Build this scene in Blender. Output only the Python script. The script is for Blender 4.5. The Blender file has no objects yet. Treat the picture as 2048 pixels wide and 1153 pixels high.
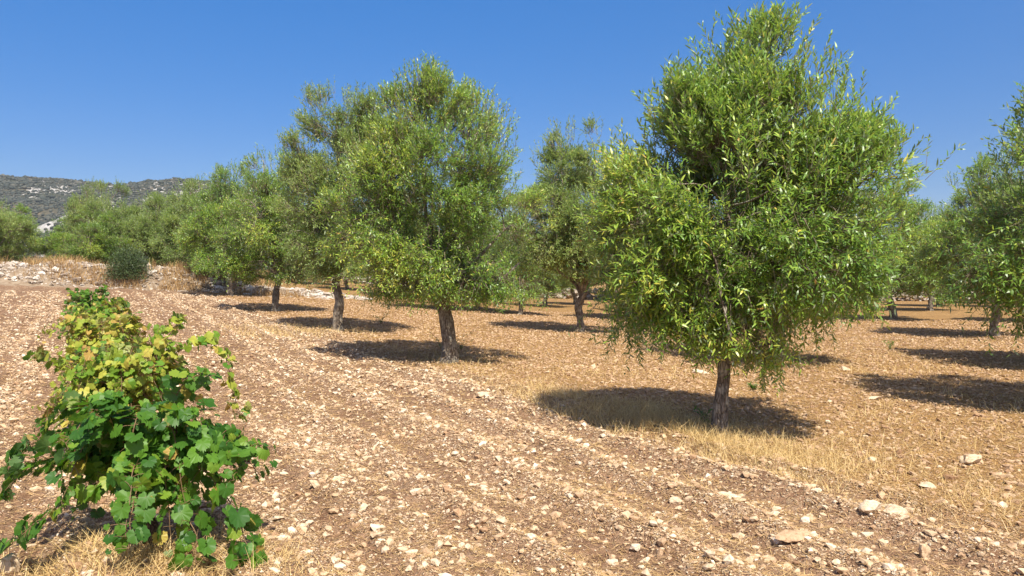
import bpy, math, random
import numpy as np
from mathutils import Vector
R = math.radians
C = bpy.context.scene.collection
SC = bpy.context.scene

# ------------------------------------------------------------------ camera, light, exposure
cam = bpy.data.cameras.new('camera'); camo = bpy.data.objects.new('camera', cam); C.objects.link(camo)
camo.location = (0, 0, 1.6); camo.rotation_euler = (R(90 - 0.78), 0, 0)
cam.lens = 27.7; cam.sensor_width = 36; cam.clip_start = 0.05; cam.clip_end = 20000
SC.camera = camo

SUN_EL, SUN_AZ = 55.0, math.degrees(math.atan2(0.33, -1.0))      # azimuth measured from +Y towards +X
w = bpy.data.worlds.new('World'); SC.world = w; w.use_nodes = True
nt = w.node_tree; nt.nodes.clear()
sky = nt.nodes.new('ShaderNodeTexSky'); sky.sky_type = 'NISHITA'; sky.sun_disc = False
sky.sun_elevation = R(SUN_EL); sky.sun_rotation = R(SUN_AZ)
sky.altitude = 200; sky.air_density = 1.0; sky.dust_density = 0.0; sky.ozone_density = 3.0
hs = nt.nodes.new('ShaderNodeHueSaturation'); hs.inputs['Saturation'].default_value = 1.42; hs.inputs['Hue'].default_value = 0.5
bg = nt.nodes.new('ShaderNodeBackground'); bg.inputs['Strength'].default_value = 0.081
wo = nt.nodes.new('ShaderNodeOutputWorld')
nt.links.new(sky.outputs[0], hs.inputs['Color'])
# warm glow added to the sky round the sun to fill the bluish shade
_sd = (math.sin(R(SUN_AZ)) * math.cos(R(SUN_EL)), math.cos(R(SUN_AZ)) * math.cos(R(SUN_EL)), math.sin(R(SUN_EL)))
tcw = nt.nodes.new('ShaderNodeTexCoord'); dt = nt.nodes.new('ShaderNodeVectorMath'); dt.operation = 'DOT_PRODUCT'; dt.inputs[1].default_value = _sd
nt.links.new(tcw.outputs['Generated'], dt.inputs[0])
m1 = nt.nodes.new('ShaderNodeMath'); m1.operation = 'MULTIPLY_ADD'; m1.inputs[1].default_value = 0.5; m1.inputs[2].default_value = 0.5; nt.links.new(dt.outputs['Value'], m1.inputs[0])
m2 = nt.nodes.new('ShaderNodeMath'); m2.operation = 'POWER'; m2.inputs[1].default_value = 4.0; nt.links.new(m1.outputs[0], m2.inputs[0])
au = nt.nodes.new('ShaderNodeMix'); au.data_type = 'RGBA'; au.blend_type = 'ADD'; au.inputs[7].default_value = (5.2, 3.9, 2.6, 1)
sx = nt.nodes.new('ShaderNodeSeparateXYZ'); nt.links.new(tcw.outputs['Generated'], sx.inputs[0])
lo = nt.nodes.new('ShaderNodeMapRange'); lo.inputs[1].default_value = 0.0; lo.inputs[2].default_value = 0.42; nt.links.new(sx.outputs['Z'], lo.inputs[0])
dk = nt.nodes.new('ShaderNodeMix'); dk.data_type = 'RGBA'; dk.inputs[6].default_value = (0.40, 0.42, 0.58, 1); dk.inputs[7].default_value = (1.22, 1.06, 1.18, 1); nt.links.new(lo.outputs[0], dk.inputs[0])
ml = nt.nodes.new('ShaderNodeMix'); ml.data_type = 'RGBA'; ml.blend_type = 'MULTIPLY'; ml.inputs[0].default_value = 1.0
nt.links.new(hs.outputs[0], ml.inputs[6]); nt.links.new(dk.outputs[2], ml.inputs[7])
nt.links.new(m2.outputs[0], au.inputs[0]); nt.links.new(ml.outputs[2], au.inputs[6])
nt.links.new(au.outputs[2], bg.inputs[0]); nt.links.new(bg.outputs[0], wo.inputs[0])

sl = bpy.data.lights.new('sun', 'SUN'); sl.energy = 5.0; sl.angle = R(0.53); sl.color = (1.0, 0.94, 0.83)
so = bpy.data.objects.new('sun', sl); C.objects.link(so)
tosun = Vector((math.sin(R(SUN_AZ)) * math.cos(R(SUN_EL)), math.cos(R(SUN_AZ)) * math.cos(R(SUN_EL)), math.sin(R(SUN_EL))))
so.rotation_euler = (-tosun).to_track_quat('-Z', 'Y').to_euler(); so.location = tosun * 60
SC.view_settings.view_transform = 'Standard'; SC.view_settings.look = 'None'
SC.view_settings.exposure = 0.80; SC.view_settings.gamma = 1.0
SC.cycles.max_bounces = 8; SC.cycles.diffuse_bounces = 4; SC.cycles.transmission_bounces = 4; SC.cycles.transparent_max_bounces = 4

# ------------------------------------------------------------------ helpers
def hash2(ix, iy, seed):
    h = (ix.astype(np.int64) * 374761393 + iy.astype(np.int64) * 668265263 + seed * 974711) & 0xffffffff
    h = ((h ^ (h >> 13)) * 1274126177) & 0xffffffff
    h = (h ^ (h >> 16)) & 0xffffffff
    return h / 4294967295.0
def noise2(x, y, seed=0):
    x = np.asarray(x, float); y = np.asarray(y, float)
    ix = np.floor(x); iy = np.floor(y); fx = x - ix; fy = y - iy
    fx = fx * fx * (3 - 2 * fx); fy = fy * fy * (3 - 2 * fy)
    a = hash2(ix, iy, seed); b = hash2(ix + 1, iy, seed); c = hash2(ix, iy + 1, seed); d = hash2(ix + 1, iy + 1, seed)
    return (a * (1 - fx) + b * fx) * (1 - fy) + (c * (1 - fx) + d * fx) * fy
def fbm2(x, y, seed=0, oct=4, gain=0.5):
    s = 0; a = 1; n = 0; x = np.asarray(x, float); y = np.asarray(y, float)
    for k in range(oct):
        s = s + a * noise2(x, y, seed + k * 17); n += a; a *= gain; x = x * 2.03; y = y * 2.03
    return s / n
def noise3(p, seed=0):
    z = p[..., 2]; iz = np.floor(z); fz = z - iz; fz = fz * fz * (3 - 2 * fz)
    def sl_(k):
        x = p[..., 0]; y = p[..., 1]
        ix = np.floor(x); iy = np.floor(y); fx = x - ix; fy = y - iy
        fx = fx * fx * (3 - 2 * fx); fy = fy * fy * (3 - 2 * fy)
        q = k * 7919
        a = hash2(ix + q, iy, seed); b = hash2(ix + 1 + q, iy, seed); c = hash2(ix + q, iy + 1, seed); d = hash2(ix + 1 + q, iy + 1, seed)
        return (a * (1 - fx) + b * fx) * (1 - fy) + (c * (1 - fx) + d * fx) * fy
    return sl_(iz) * (1 - fz) + sl_(iz + 1) * fz
def smooth(a, b, x):
    t = np.clip((x - a) / (b - a), 0, 1); return t * t * (3 - 2 * t)
def norm(v): return v / np.maximum(np.linalg.norm(v, axis=-1, keepdims=True), 1e-9)

class MB:
    """collects vertices and faces and links them as one mesh object"""
    def __init__(s): s.v = []; s.f = []; s.n = 0
    def add(s, verts, faces, mat=0, tint=None):
        verts = np.asarray(verts, float).reshape(-1, 3); faces = np.asarray(faces, int)
        if len(faces) == 0: return
        t = np.zeros(len(faces)) if tint is None else np.broadcast_to(np.asarray(tint, float), (len(faces),))
        s.v.append(verts); s.f.append((faces + s.n, mat, t)); s.n += len(verts)
    def mesh(s, name, mats, smooth_mats=()):
        me = bpy.data.meshes.new(name)
        V = np.concatenate(s.v)
        me.vertices.add(len(V)); me.vertices.foreach_set('co', V.astype(np.float32).ravel())
        li = np.concatenate([f.ravel() for f, _, _ in s.f])
        tot = np.concatenate([np.full(len(f), f.shape[1]) for f, _, _ in s.f])
        st = np.concatenate([[0], np.cumsum(tot)[:-1]])
        mi = np.concatenate([np.full(len(f), m) for f, m, _ in s.f])
        tn = np.concatenate([t for _, _, t in s.f])
        me.loops.add(len(li)); me.loops.foreach_set('vertex_index', li.astype(np.int32))
        me.polygons.add(len(tot)); me.polygons.foreach_set('loop_start', st.astype(np.int32)); me.polygons.foreach_set('loop_total', tot.astype(np.int32))
        me.polygons.foreach_set('material_index', mi.astype(np.int32))
        sm = np.isin(mi, list(smooth_mats)) if smooth_mats else np.zeros(len(mi), bool)
        me.polygons.foreach_set('use_smooth', sm)
        a = me.attributes.new('tint', 'FLOAT', 'FACE'); a.data.foreach_set('value', tn.astype(np.float32))
        for m in mats: me.materials.append(m)
        me.update(calc_edges=True)
        return me
    def build(s, name, mats, parent=None, smooth_mats=()):
        o = bpy.data.objects.new(name, s.mesh(name, mats, smooth_mats)); C.objects.link(o)
        if parent is not None: o.parent = parent
        return o

def tag(o, label=None, cat=None, group=None, kind=None):
    if label: o['label'] = label
    if cat: o['category'] = cat
    if group: o['group'] = group
    if kind: o['kind'] = kind
    return o
def empty(name, loc, rz=0, scale=(1, 1, 1)):
    o = bpy.data.objects.new(name, None); C.objects.link(o); o.location = loc; o.rotation_euler = (0, 0, rz); o.scale = scale
    o.empty_display_size = 0.3
    return o
def copy_tree(o, parent=None):
    c = o.copy(); C.objects.link(c)
    if parent is not None: c.parent = parent
    for ch in list(o.children): copy_tree(ch, c)
    return c

def bez(pts, n):
    """smooth path through control points (Catmull-Rom)"""
    P = np.asarray(pts, float); P = np.vstack([2 * P[0] - P[1], P, 2 * P[-1] - P[-2]])
    out = []
    m = len(P) - 3
    for t in np.linspace(0, m - 1e-6, n):
        i = int(t); u = t - i; a, b, c, d = P[i], P[i + 1], P[i + 2], P[i + 3]
        out.append(0.5 * (2 * b + (c - a) * u + (2 * a - 5 * b + 4 * c - d) * u * u + (3 * b - a - 3 * c + d) * u ** 3))
    return np.array(out)
def tube(mb, path, rad, n=8, mat=0, tint=0.0, rug=0.0, seed=0, lobes=0):
    path = np.asarray(path, float); k = len(path); rad = np.broadcast_to(np.asarray(rad, float), (k,))
    tg = norm(np.gradient(path, axis=0))
    ref = np.array([0.31, 0.93, 0.2]); ref = np.where(np.abs(tg @ ref)[:, None] > 0.95, np.array([1.0, 0, 0]), ref)
    a = norm(np.cross(tg, ref)); b = np.cross(tg, a)
    ang = np.arange(n) / n * 2 * math.pi
    r = rad[:, None] * np.ones((1, n))
    if rug:
        q = np.stack([np.cos(ang)[None, :] * 1.7 + np.zeros((k, 1)), np.sin(ang)[None, :] * 1.7 + np.zeros((k, 1)), np.arange(k)[:, None] * 0.33 + np.zeros((1, n))], -1)
        r = r * (1 + rug * (noise3(q + seed * 3.1, seed) - 0.5) * 2)
    if lobes: r = r * (1 + 0.10 * np.cos(lobes * ang + np.arange(k)[:, None] * 0.12 + seed))
    V = path[:, None, :] + r[..., None] * (np.cos(ang)[None, :, None] * a[:, None, :] + np.sin(ang)[None, :, None] * b[:, None, :])
    F = []
    i = np.arange(k - 1)[:, None] * n; j = np.arange(n)[None, :]; j2 = (j + 1) % n
    F = np.stack([i + j, i + j2, i + n + j2, i + n + j], -1).reshape(-1, 4)
    mb.add(V.reshape(-1, 3), F, mat, tint)

# ------------------------------------------------------------------ materials
def newmat(name):
    m = bpy.data.materials.new(name); m.use_nodes = True; t = m.node_tree; t.nodes.clear()
    return m, t, t.nodes.new, t.links.new
def ramp(t, stops, interp='LINEAR'):
    r = t.nodes.new('ShaderNodeValToRGB'); cr = r.color_ramp; cr.interpolation = interp
    while len(cr.elements) < len(stops): cr.elements.new(0.5)
    for e, (p, c) in zip(cr.elements, stops): e.position = p; e.color = (c[0], c[1], c[2], 1)
    return r
def mixc(t, fac, a, b, mode='MIX'):
    m = t.nodes.new('ShaderNodeMix'); m.data_type = 'RGBA'; m.blend_type = mode
    for s, k in ((fac, 0), (a, 6), (b, 7)):
        if hasattr(s, 'links'): t.links.new(s, m.inputs[k])
        elif k == 0: m.inputs[0].default_value = s
        else: m.inputs[k].default_value = (*s, 1)
    return m.outputs[2]
def leafmat(name, top, under, trans, rough=0.5, tfac=0.3, spec=0.35):
    """two-sided leaf: ramps over the per-leaf tint, a paler underside, light through the blade"""
    m, t, N, L = newmat(name)
    at = N('ShaderNodeAttribute'); at.attribute_name = 'tint'
    ct = ramp(t, top); cu = ramp(t, under); cr = ramp(t, trans)
    for r_ in (ct, cu, cr): L(at.outputs['Fac'], r_.inputs[0])
    g = N('ShaderNodeNewGeometry')
    col = mixc(t, g.outputs['Backfacing'], ct.outputs[0], cu.outputs[0])
    p = N('ShaderNodeBsdfPrincipled'); L(col, p.inputs['Base Color']); p.inputs['Roughness'].default_value = rough
    p.inputs['Specular IOR Level'].default_value = spec
    tr = N('ShaderNodeBsdfTranslucent'); L(cr.outputs[0], tr.inputs[0])
    mx = N('ShaderNodeMixShader'); mx.inputs[0].default_value = tfac
    L(p.outputs[0], mx.inputs[1]); L(tr.outputs[0], mx.inputs[2])
    o = N('ShaderNodeOutputMaterial'); L(mx.outputs[0], o.inputs[0])
    return m

M_OLIVE = leafmat('olive_leaf',
    [(0, (0.070, 0.145, 0.024)), (0.45, (0.160, 0.285, 0.034)), (0.8, (0.36, 0.44, 0.055)), (0.92, (0.50, 0.43, 0.07)), (1, (0.38, 0.19, 0.06))],
    [(0, (0.24, 0.30, 0.19)), (0.6, (0.33, 0.39, 0.23)), (1, (0.42, 0.42, 0.2))],
    [(0, (0.24, 0.38, 0.035)), (0.6, (0.41, 0.60, 0.06)), (1, (0.66, 0.58, 0.08))], rough=0.40, tfac=0.29, spec=0.5)
M_OLIVE_GREY = leafmat('olive_leaf_grey',
    [(0, (0.115, 0.175, 0.048)), (0.5, (0.215, 0.305, 0.074)), (0.85, (0.37, 0.405, 0.11)), (0.95, (0.42, 0.35, 0.11)), (1, (0.34, 0.20, 0.09))],
    [(0, (0.26, 0.32, 0.19)), (0.6, (0.36, 0.41, 0.23)), (1, (0.42, 0.41, 0.21))],
    [(0, (0.24, 0.35, 0.035)), (0.6, (0.42, 0.56, 0.10)), (1, (0.60, 0.52, 0.12))], rough=0.43, tfac=0.37, spec=0.4)
M_VINE = leafmat('vine_leaf',
    [(0, (0.035, 0.105, 0.014)), (0.4, (0.105, 0.225, 0.022)), (0.62, (0.22, 0.29, 0.03)), (0.85, (0.44, 0.42, 0.07)), (1, (0.42, 0.25, 0.07))],
    [(0, (0.08, 0.15, 0.05)), (0.4, (0.14, 0.23, 0.07)), (0.62, (0.28, 0.33, 0.09)), (0.85, (0.46, 0.43, 0.12)), (1, (0.40, 0.27, 0.10))],
    [(0, (0.10, 0.26, 0.01)), (0.4, (0.20, 0.38, 0.02)), (0.62, (0.42, 0.48, 0.04)), (0.85, (0.6, 0.52, 0.06)), (1, (0.5, 0.3, 0.06))], rough=0.48, tfac=0.33, spec=0.28)
M_SHRUB = leafmat('shrub_leaf',
    [(0, (0.045, 0.08, 0.028)), (1, (0.10, 0.14, 0.045))], [(0, (0.07, 0.10, 0.05)), (1, (0.1, 0.13, 0.06))], [(0, (0.05, 0.1, 0.02)), (1, (0.1, 0.15, 0.03))], tfac=0.2)
M_WEED = leafmat('weed_leaf',
    [(0, (0.07, 0.17, 0.02)), (1, (0.16, 0.26, 0.05))], [(0, (0.1, 0.2, 0.05)), (1, (0.2, 0.28, 0.09))], [(0, (0.15, 0.3, 0.02)), (1, (0.25, 0.35, 0.05))], tfac=0.3)
M_STRAW = leafmat('dry_straw',
    [(0, (0.44, 0.28, 0.11)), (0.5, (0.62, 0.44, 0.18)), (1, (0.76, 0.60, 0.31))], [(0, (0.40, 0.25, 0.10)), (0.5, (0.56, 0.38, 0.15)), (1, (0.70, 0.54, 0.27))],
    [(0, (0.45, 0.28, 0.08)), (1, (0.7, 0.5, 0.2))], rough=0.6, tfac=0.25, spec=0.3)
M_LITTER = leafmat('leaf_litter',
    [(0, (0.16, 0.08, 0.035)), (0.4, (0.38, 0.225, 0.085)), (1, (0.62, 0.43, 0.20))], [(0, (0.2, 0.11, 0.06)), (0.5, (0.38, 0.24, 0.11)), (1, (0.60, 0.43, 0.22))],
    [(0, (0.2, 0.1, 0.04)), (1, (0.5, 0.33, 0.12))], rough=0.65, tfac=0.12, spec=0.25)

def barkmat(name, dark, mid, pale, vs=1.0, patch=0.5):
    m, t, N, L = newmat(name)
    tc = N('ShaderNodeTexCoord'); mp = N('ShaderNodeMapping'); mp.inputs['Scale'].default_value = (1, 1, 0.22); L(tc.outputs['Object'], mp.inputs[0])
    n1 = N('ShaderNodeTexNoise'); n1.inputs['Scale'].default_value = 42 * vs; n1.inputs['Detail'].default_value = 6; n1.inputs['Roughness'].default_value = 0.7; L(mp.outputs[0], n1.inputs['Vector'])
    v = N('ShaderNodeTexVoronoi'); v.feature = 'DISTANCE_TO_EDGE'; v.inputs['Scale'].default_value = 34 * vs; L(mp.outputs[0], v.inputs['Vector'])
    n2 = N('ShaderNodeTexNoise'); n2.inputs['Scale'].default_value = 7; n2.inputs['Detail'].default_value = 4; L(tc.outputs['Object'], n2.inputs['Vector'])
    r1 = ramp(t, [(0.30, dark), (0.5, mid), (0.68, pale)]); L(n1.outputs[0], r1.inputs[0])
    r2 = ramp(t, [(patch, (0, 0, 0)), (patch + 0.13, (1, 1, 1))]); L(n2.outputs[0], r2.inputs[0])
    lich = mixc(t, n1.outputs[0], (pale[0] * 0.75, pale[1] * 0.78, pale[2] * 0.78), (pale[0] * 1.25, pale[1] * 1.3, pale[2] * 1.3))
    c = mixc(t, r2.outputs[0], r1.outputs[0], lich)
    r3 = ramp(t, [(0.0, (0.35, 0.32, 0.3)), (0.12, (1, 1, 1))]); L(v.outputs['Distance'], r3.inputs[0])
    c2 = mixc(t, 0.8, c, r3.outputs[0], 'MULTIPLY')
    p = N('ShaderNodeBsdfPrincipled'); L(c2, p.inputs['Base Color']); p.inputs['Roughness'].default_value = 0.9; p.inputs['Specular IOR Level'].default_value = 0.2
    ad = N('ShaderNodeMath'); ad.operation = 'ADD'; L(n1.outputs[0], ad.inputs[0]); L(r3.outputs[0], ad.inputs[1])
    b = N('ShaderNodeBump'); b.inputs['Strength'].default_value = 0.9; b.inputs['Distance'].default_value = 0.012; L(ad.outputs[0], b.inputs['Height']); L(b.outputs[0], p.inputs['Normal'])
    o = N('ShaderNodeOutputMaterial'); L(p.outputs[0], o.inputs[0])
    return m
M_BARK = barkmat('olive_bark', (0.085, 0.062, 0.044), (0.21, 0.165, 0.12), (0.39, 0.335, 0.265))
M_VBARK = barkmat('vine_bark', (0.05, 0.028, 0.018), (0.13, 0.075, 0.045), (0.24, 0.16, 0.1), 1.6, 0.7)

def plainmat(name, col, rough=0.8):
    m, t, N, L = newmat(name)
    n = N('ShaderNodeTexNoise'); n.inputs['Scale'].default_value = 30; n.inputs['Detail'].default_value = 3
    tc = N('ShaderNodeTexCoord'); L(tc.outputs['Object'], n.inputs['Vector'])
    r = ramp(t, [(0.3, [c * 0.75 for c in col]), (0.7, [min(1, c * 1.25) for c in col])]); L(n.outputs[0], r.inputs[0])
    p = N('ShaderNodeBsdfPrincipled'); L(r.outputs[0], p.inputs['Base Color']); p.inputs['Roughness'].default_value = rough
    o = N('ShaderNodeOutputMaterial'); L(p.outputs[0], o.inputs[0]); return m
M_TWIG = plainmat('olive_twig', (0.17, 0.13, 0.085))
M_CANE = plainmat('vine_cane', (0.15, 0.085, 0.035), 0.6)

def stonemat(name, stops, bump=0.8, sc=34, pos=False):
    m, t, N, L = newmat(name)
    at = N('ShaderNodeAttribute'); at.attribute_name = 'tint'
    r = ramp(t, stops); L(at.outputs['Fac'], r.inputs[0])
    tc = N('ShaderNodeTexCoord')
    n = N('ShaderNodeTexNoise'); n.inputs['Scale'].default_value = sc; n.inputs['Detail'].default_value = 5; n.inputs['Roughness'].default_value = 0.65
    gp = N('ShaderNodeNewGeometry'); L(gp.outputs['Position'], n.inputs['Vector'])
    r2 = ramp(t, [(0.32, (0.55, 0.44, 0.36)), (0.52, (0.95, 0.93, 0.9)), (0.75, (1.15, 1.15, 1.15))]); L(n.outputs[0], r2.inputs[0])
    c = mixc(t, 0.85, r.outputs[0], r2.outputs[0], 'MULTIPLY')
    p = N('ShaderNodeBsdfPrincipled'); L(c, p.inputs['Base Color']); p.inputs['Roughness'].default_value = 0.9; p.inputs['Specular IOR Level'].default_value = 0.2
    b = N('ShaderNodeBump'); b.inputs['Strength'].default_value = bump; b.inputs['Distance'].default_value = 0.01; L(n.outputs[0], b.inputs['Height']); L(b.outputs[0], p.inputs['Normal'])
    o = N('ShaderNodeOutputMaterial'); L(p.outputs[0], o.inputs[0]); return m
STONES = [(0, (0.18, 0.095, 0.050)), (0.28, (0.36, 0.225, 0.128)), (0.55, (0.48, 0.335, 0.205)), (0.8, (0.57, 0.435, 0.285)), (1, (0.69, 0.59, 0.45))]
M_STONE = stonemat('field_stone', STONES)
M_BANK = stonemat('bank_earth', [(0, (0.10, 0.075, 0.055)), (0.4, (0.23, 0.175, 0.12)), (0.7, (0.34, 0.27, 0.19)), (1, (0.44, 0.38, 0.30))], 1.0, 3.5)
M_ROCK = stonemat('grey_limestone', [(0, (0.13, 0.10, 0.08)), (0.4, (0.34, 0.28, 0.22)), (0.75, (0.50, 0.44, 0.37)), (1, (0.62, 0.59, 0.53))], 0.8, 6)

# ------------------------------------------------------------------ terrain
KV = 0.55
def srow(x, y): return (x + KV * y) / math.hypot(1, KV)        # distance across the planted rows
def base_h(x, y):
    x = np.asarray(x, float); y = np.asarray(y, float)
    xn = 0.5 * (np.sqrt(x * x + 1.0) - x); xn = 25 * np.tanh(xn / 25)
    yy = np.maximum(y, 0); yy = yy / (1 + yy / 60)
    xp = np.maximum(x, 0)
    far = smooth(200, 420, np.hypot(x, y))
    return (0.003 * xn * yy - 0.2 * np.tanh(xp * np.minimum(yy, 12) / 60.0)) * (1 - far) + 1.5 * far
def tilled(x, y):
    s = srow(x, y); n = (fbm2(x * 0.5, y * 0.5, 5, 3) - 0.5) * 1.3
    return 1 - smooth(4.9, 5.7, s + n)
def H(x, y, fine=True):
    x = np.asarray(x, float); y = np.asarray(y, float)
    h = base_h(x, y)
    r = np.hypot(x, y); fade = 1 - smooth(25, 60, r)
    s = srow(x, y); t = tilled(x, y)
    wob = (fbm2(x * 0.35, y * 0.35, 71, 2) - 0.5) * 0.5
    along = 0.4 + 1.2 * fbm2(x * 0.25, y * 0.25, 91, 2)
    fur = 0.032 * np.cos((s + wob) * 2 * math.pi / 0.78) * along + 0.020 * np.cos((s + wob) * 2 * math.pi / 0.39 + 1)
    fur = fur - 0.05 * np.exp(-((s + wob - 2.55) / 0.22) ** 2) - 0.04 * np.exp(-((s + wob - 1.42) / 0.16) ** 2) - 0.045 * np.exp(-((s + wob + 1.7) / 0.2) ** 2)
    bump = (fbm2(x * 1.1, y * 1.1, 3, 3) - 0.5) * 0.10 + (fbm2(x * 5, y * 5, 9, 3) - 0.5) * 0.055
    if fine: bump = bump + (fbm2(x * 16, y * 16, 21, 2) - 0.5) * 0.022
    return h + fade * (fur * t + bump * (0.55 + 0.45 * t))

def ground():
    fr = np.concatenate([np.linspace(-50, 50, 560), np.linspace(50, 310, 66)[1:-1]])
    ang = np.radians(fr); na = len(ang)
    rr = np.concatenate([[0.15, 0.5, 0.9], 1.3 * 1.0085 ** np.arange(0, 480)]); rr = np.concatenate([rr, rr[-1] * 1.06 ** np.arange(1, 80)]); rr = rr[rr < 6000]
    nr = len(rr)
    X = rr[:, None] * np.sin(ang)[None, :]; Y = rr[:, None] * np.cos(ang)[None, :]
    Z = H(X, Y)
    V = np.stack([X, Y, Z], -1).reshape(-1, 3)
    i = np.arange(nr - 1)[:, None] * na; j = np.arange(na)[None, :]; j2 = (j + 1) % na
    F = np.stack([i + j, i + na + j, i + na + j2, i + j2], -1).reshape(-1, 4)
    mb = MB(); mb.add(V, F)
    cen = np.array([[0, 0, H(0.0, 0.0)]]); V0 = np.vstack([V[:na], cen])
    mb.add(V0, np.stack([np.arange(na), (np.arange(na) + 1) % na, np.full(na, na)], -1))
    m, t, N, L = newmat('stony_soil')
    tc = N('ShaderNodeTexCoord')
    at = N('ShaderNodeAttribute'); at.attribute_name = 'till'
    fu = N('ShaderNodeAttribute'); fu.attribute_name = 'furrow'
    def noi(sc, det=5, rough=0.6):
        n = N('ShaderNodeTexNoise'); n.inputs['Scale'].default_value = sc; n.inputs['Detail'].default_value = det; n.inputs['Roughness'].default_value = rough; L(tc.outputs['Object'], n.inputs['Vector']); return n
    nA, nB, nC = noi(0.8, 5), noi(9, 6, 0.7), noi(70, 4, 0.7)
    soil = ramp(t, [(0.3, (0.165, 0.088, 0.050)), (0.5, (0.285, 0.168, 0.098)), (0.7, (0.40, 0.26, 0.16))]); L(nB.outputs[0], soil.inputs[0])
    straw = ramp(t, [(0.28, (0.22, 0.11, 0.042)), (0.5, (0.39, 0.225, 0.078)), (0.72, (0.52, 0.335, 0.135))]); L(nB.outputs[0], straw.inputs[0])
    # pebbles too small to be stones of their own: cells with their own colour
    def pebbles(sc, lo, hi):
        v = N('ShaderNodeTexVoronoi'); v.inputs['Scale'].default_value = sc; v.inputs['Randomness'].default_value = 1; L(tc.outputs['Object'], v.inputs['Vector'])
        sep = N('ShaderNodeSeparateColor'); L(v.outputs['Color'], sep.inputs[0])
        c = ramp(t, [(0, (0.28, 0.165, 0.095)), (0.45, (0.45, 0.305, 0.18)), (0.8, (0.57, 0.42, 0.265)), (1, (0.67, 0.55, 0.40))]); L(sep.outputs[0], c.inputs[0])
        d = N('ShaderNodeMath'); d.operation = 'MULTIPLY_ADD'; L(sep.outputs[1], d.inputs[0]); d.inputs[1].default_value = -0.45; L(v.outputs['Distance'], d.inputs[2])
        k = ramp(t, [(lo, (1, 1, 1)), (hi, (0, 0, 0))]); L(d.outputs[0], k.inputs[0])
        return c.outputs[0], k.outputs[0]
    p1c, p1k = pebbles(19, 0.10, 0.17); p2c, p2k = pebbles(52, 0.16, 0.24)
    fr_ = N('ShaderNodeMapRange'); L(fu.outputs['Fac'], fr_.inputs[0]); fr_.inputs[1].default_value = 0; fr_.inputs[2].default_value = 1; fr_.inputs[3].default_value = 1.0; fr_.inputs[4].default_value = 0.15
    tilm = N('ShaderNodeMath'); tilm.operation = 'MULTIPLY_ADD'; L(at.outputs['Fac'], tilm.inputs[0]); tilm.inputs[1].default_value = 0.75; tilm.inputs[2].default_value = 0.25
    def mul(a, b):
        q = N('ShaderNodeMath'); q.operation = 'MULTIPLY'; L(a, q.inputs[0]); L(b, q.inputs[1]); return q.outputs[0]
    base = mixc(t, at.outputs['Fac'], straw.outputs[0], soil.outputs[0])
    big = ramp(t, [(0.3, (0.82, 0.78, 0.74)), (0.7, (1.12, 1.12, 1.12))]); L(nA.outputs[0], big.inputs[0])
    k = mul(tilm.outputs[0], fr_.outputs[0])
    c = mixc(t, mul(p2k, k), base, p2c)
    c = mixc(t, mul(p1k, k), c, p1c)
    c = mixc(t, 0.9, c, big.outputs[0], 'MULTIPLY')
    ov = ramp(t, [(0.35, (0.72, 0.68, 0.64)), (0.6, (1.1, 1.1, 1.1))]); L(nC.outputs[0], ov.inputs[0])
    c = mixc(t, 0.6, c, ov.outputs[0], 'MULTIPLY')
    p = N('ShaderNodeBsdfPrincipled'); L(c, p.inputs['Base Color']); p.inputs['Roughness'].default_value = 0.95; p.inputs['Specular IOR Level'].default_value = 0.15
    hsum = N('ShaderNodeMath'); hsum.operation = 'MULTIPLY_ADD'; L(p1k, hsum.inputs[0]); hsum.inputs[1].default_value = 0.5; L(nB.outputs[0], hsum.inputs[2])
    h2 = N('ShaderNodeMath'); h2.operation = 'MULTIPLY_ADD'; L(p2k, h2.inputs[0]); h2.inputs[1].default_value = 0.25; L(hsum.outputs[0], h2.inputs[2])
    h3 = N('ShaderNodeMath'); h3.operation = 'MULTIPLY_ADD'; L(nC.outputs[0], h3.inputs[0]); h3.inputs[1].default_value = 0.35; L(h2.outputs[0], h3.inputs[2])
    b = N('ShaderNodeBump'); b.inputs['Strength'].default_value = 1.0; b.inputs['Distance'].default_value = 0.045; L(h3.outputs[0], b.inputs['Height']); L(b.outputs[0], p.inputs['Normal'])
    o = N('ShaderNodeOutputMaterial'); L(p.outputs[0], o.inputs[0])
    g = mb.build('ground', [m], None, (0,))
    me = g.data; nv = len(me.vertices); co = np.zeros(nv * 3, np.float32); me.vertices.foreach_get('co', co); co = co.reshape(-1, 3)
    x, y = co[:, 0], co[:, 1]; s = srow(x, y)
    til = tilled(x, y)
    a = me.attributes.new('till', 'FLOAT', 'POINT'); a.data.foreach_set('value', til.astype(np.float32))
    wob = (fbm2(x * 0.35, y * 0.35, 71, 2) - 0.5) * 0.5
    f = smooth(0.15, 0.85, 0.5 - 0.5 * np.cos((s + wob) * 2 * math.pi / 0.78)) * smooth(0.22, 0.5, fbm2(x * 0.5, y * 0.5, 91, 3))
    f = np.maximum(f, 0.75 * smooth(0.35, 0.9, 0.5 - 0.5 * np.cos((s + wob) * 2 * math.pi / 0.39 + 1)) * smooth(0.35, 0.55, fbm2(x * 0.4 + 9, y * 0.4, 93, 3))); f = np.maximum(f, np.exp(-((s + wob - 2.55) / 0.26) ** 2)); f = np.maximum(f, 0.9 * np.exp(-((s + wob - 1.42) / 0.17) ** 2)); f = np.maximum(f, np.exp(-((s + wob + 1.7) / 0.25) ** 2))
    f = np.clip(f * til * (0.6 + 0.8 * fbm2(x * 3, y * 3, 14, 3)), 0, 1)
    a = me.attributes.new('furrow', 'FLOAT', 'POINT'); a.data.foreach_set('value', f.astype(np.float32))
    tag(g, kind='structure')
ground()

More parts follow.
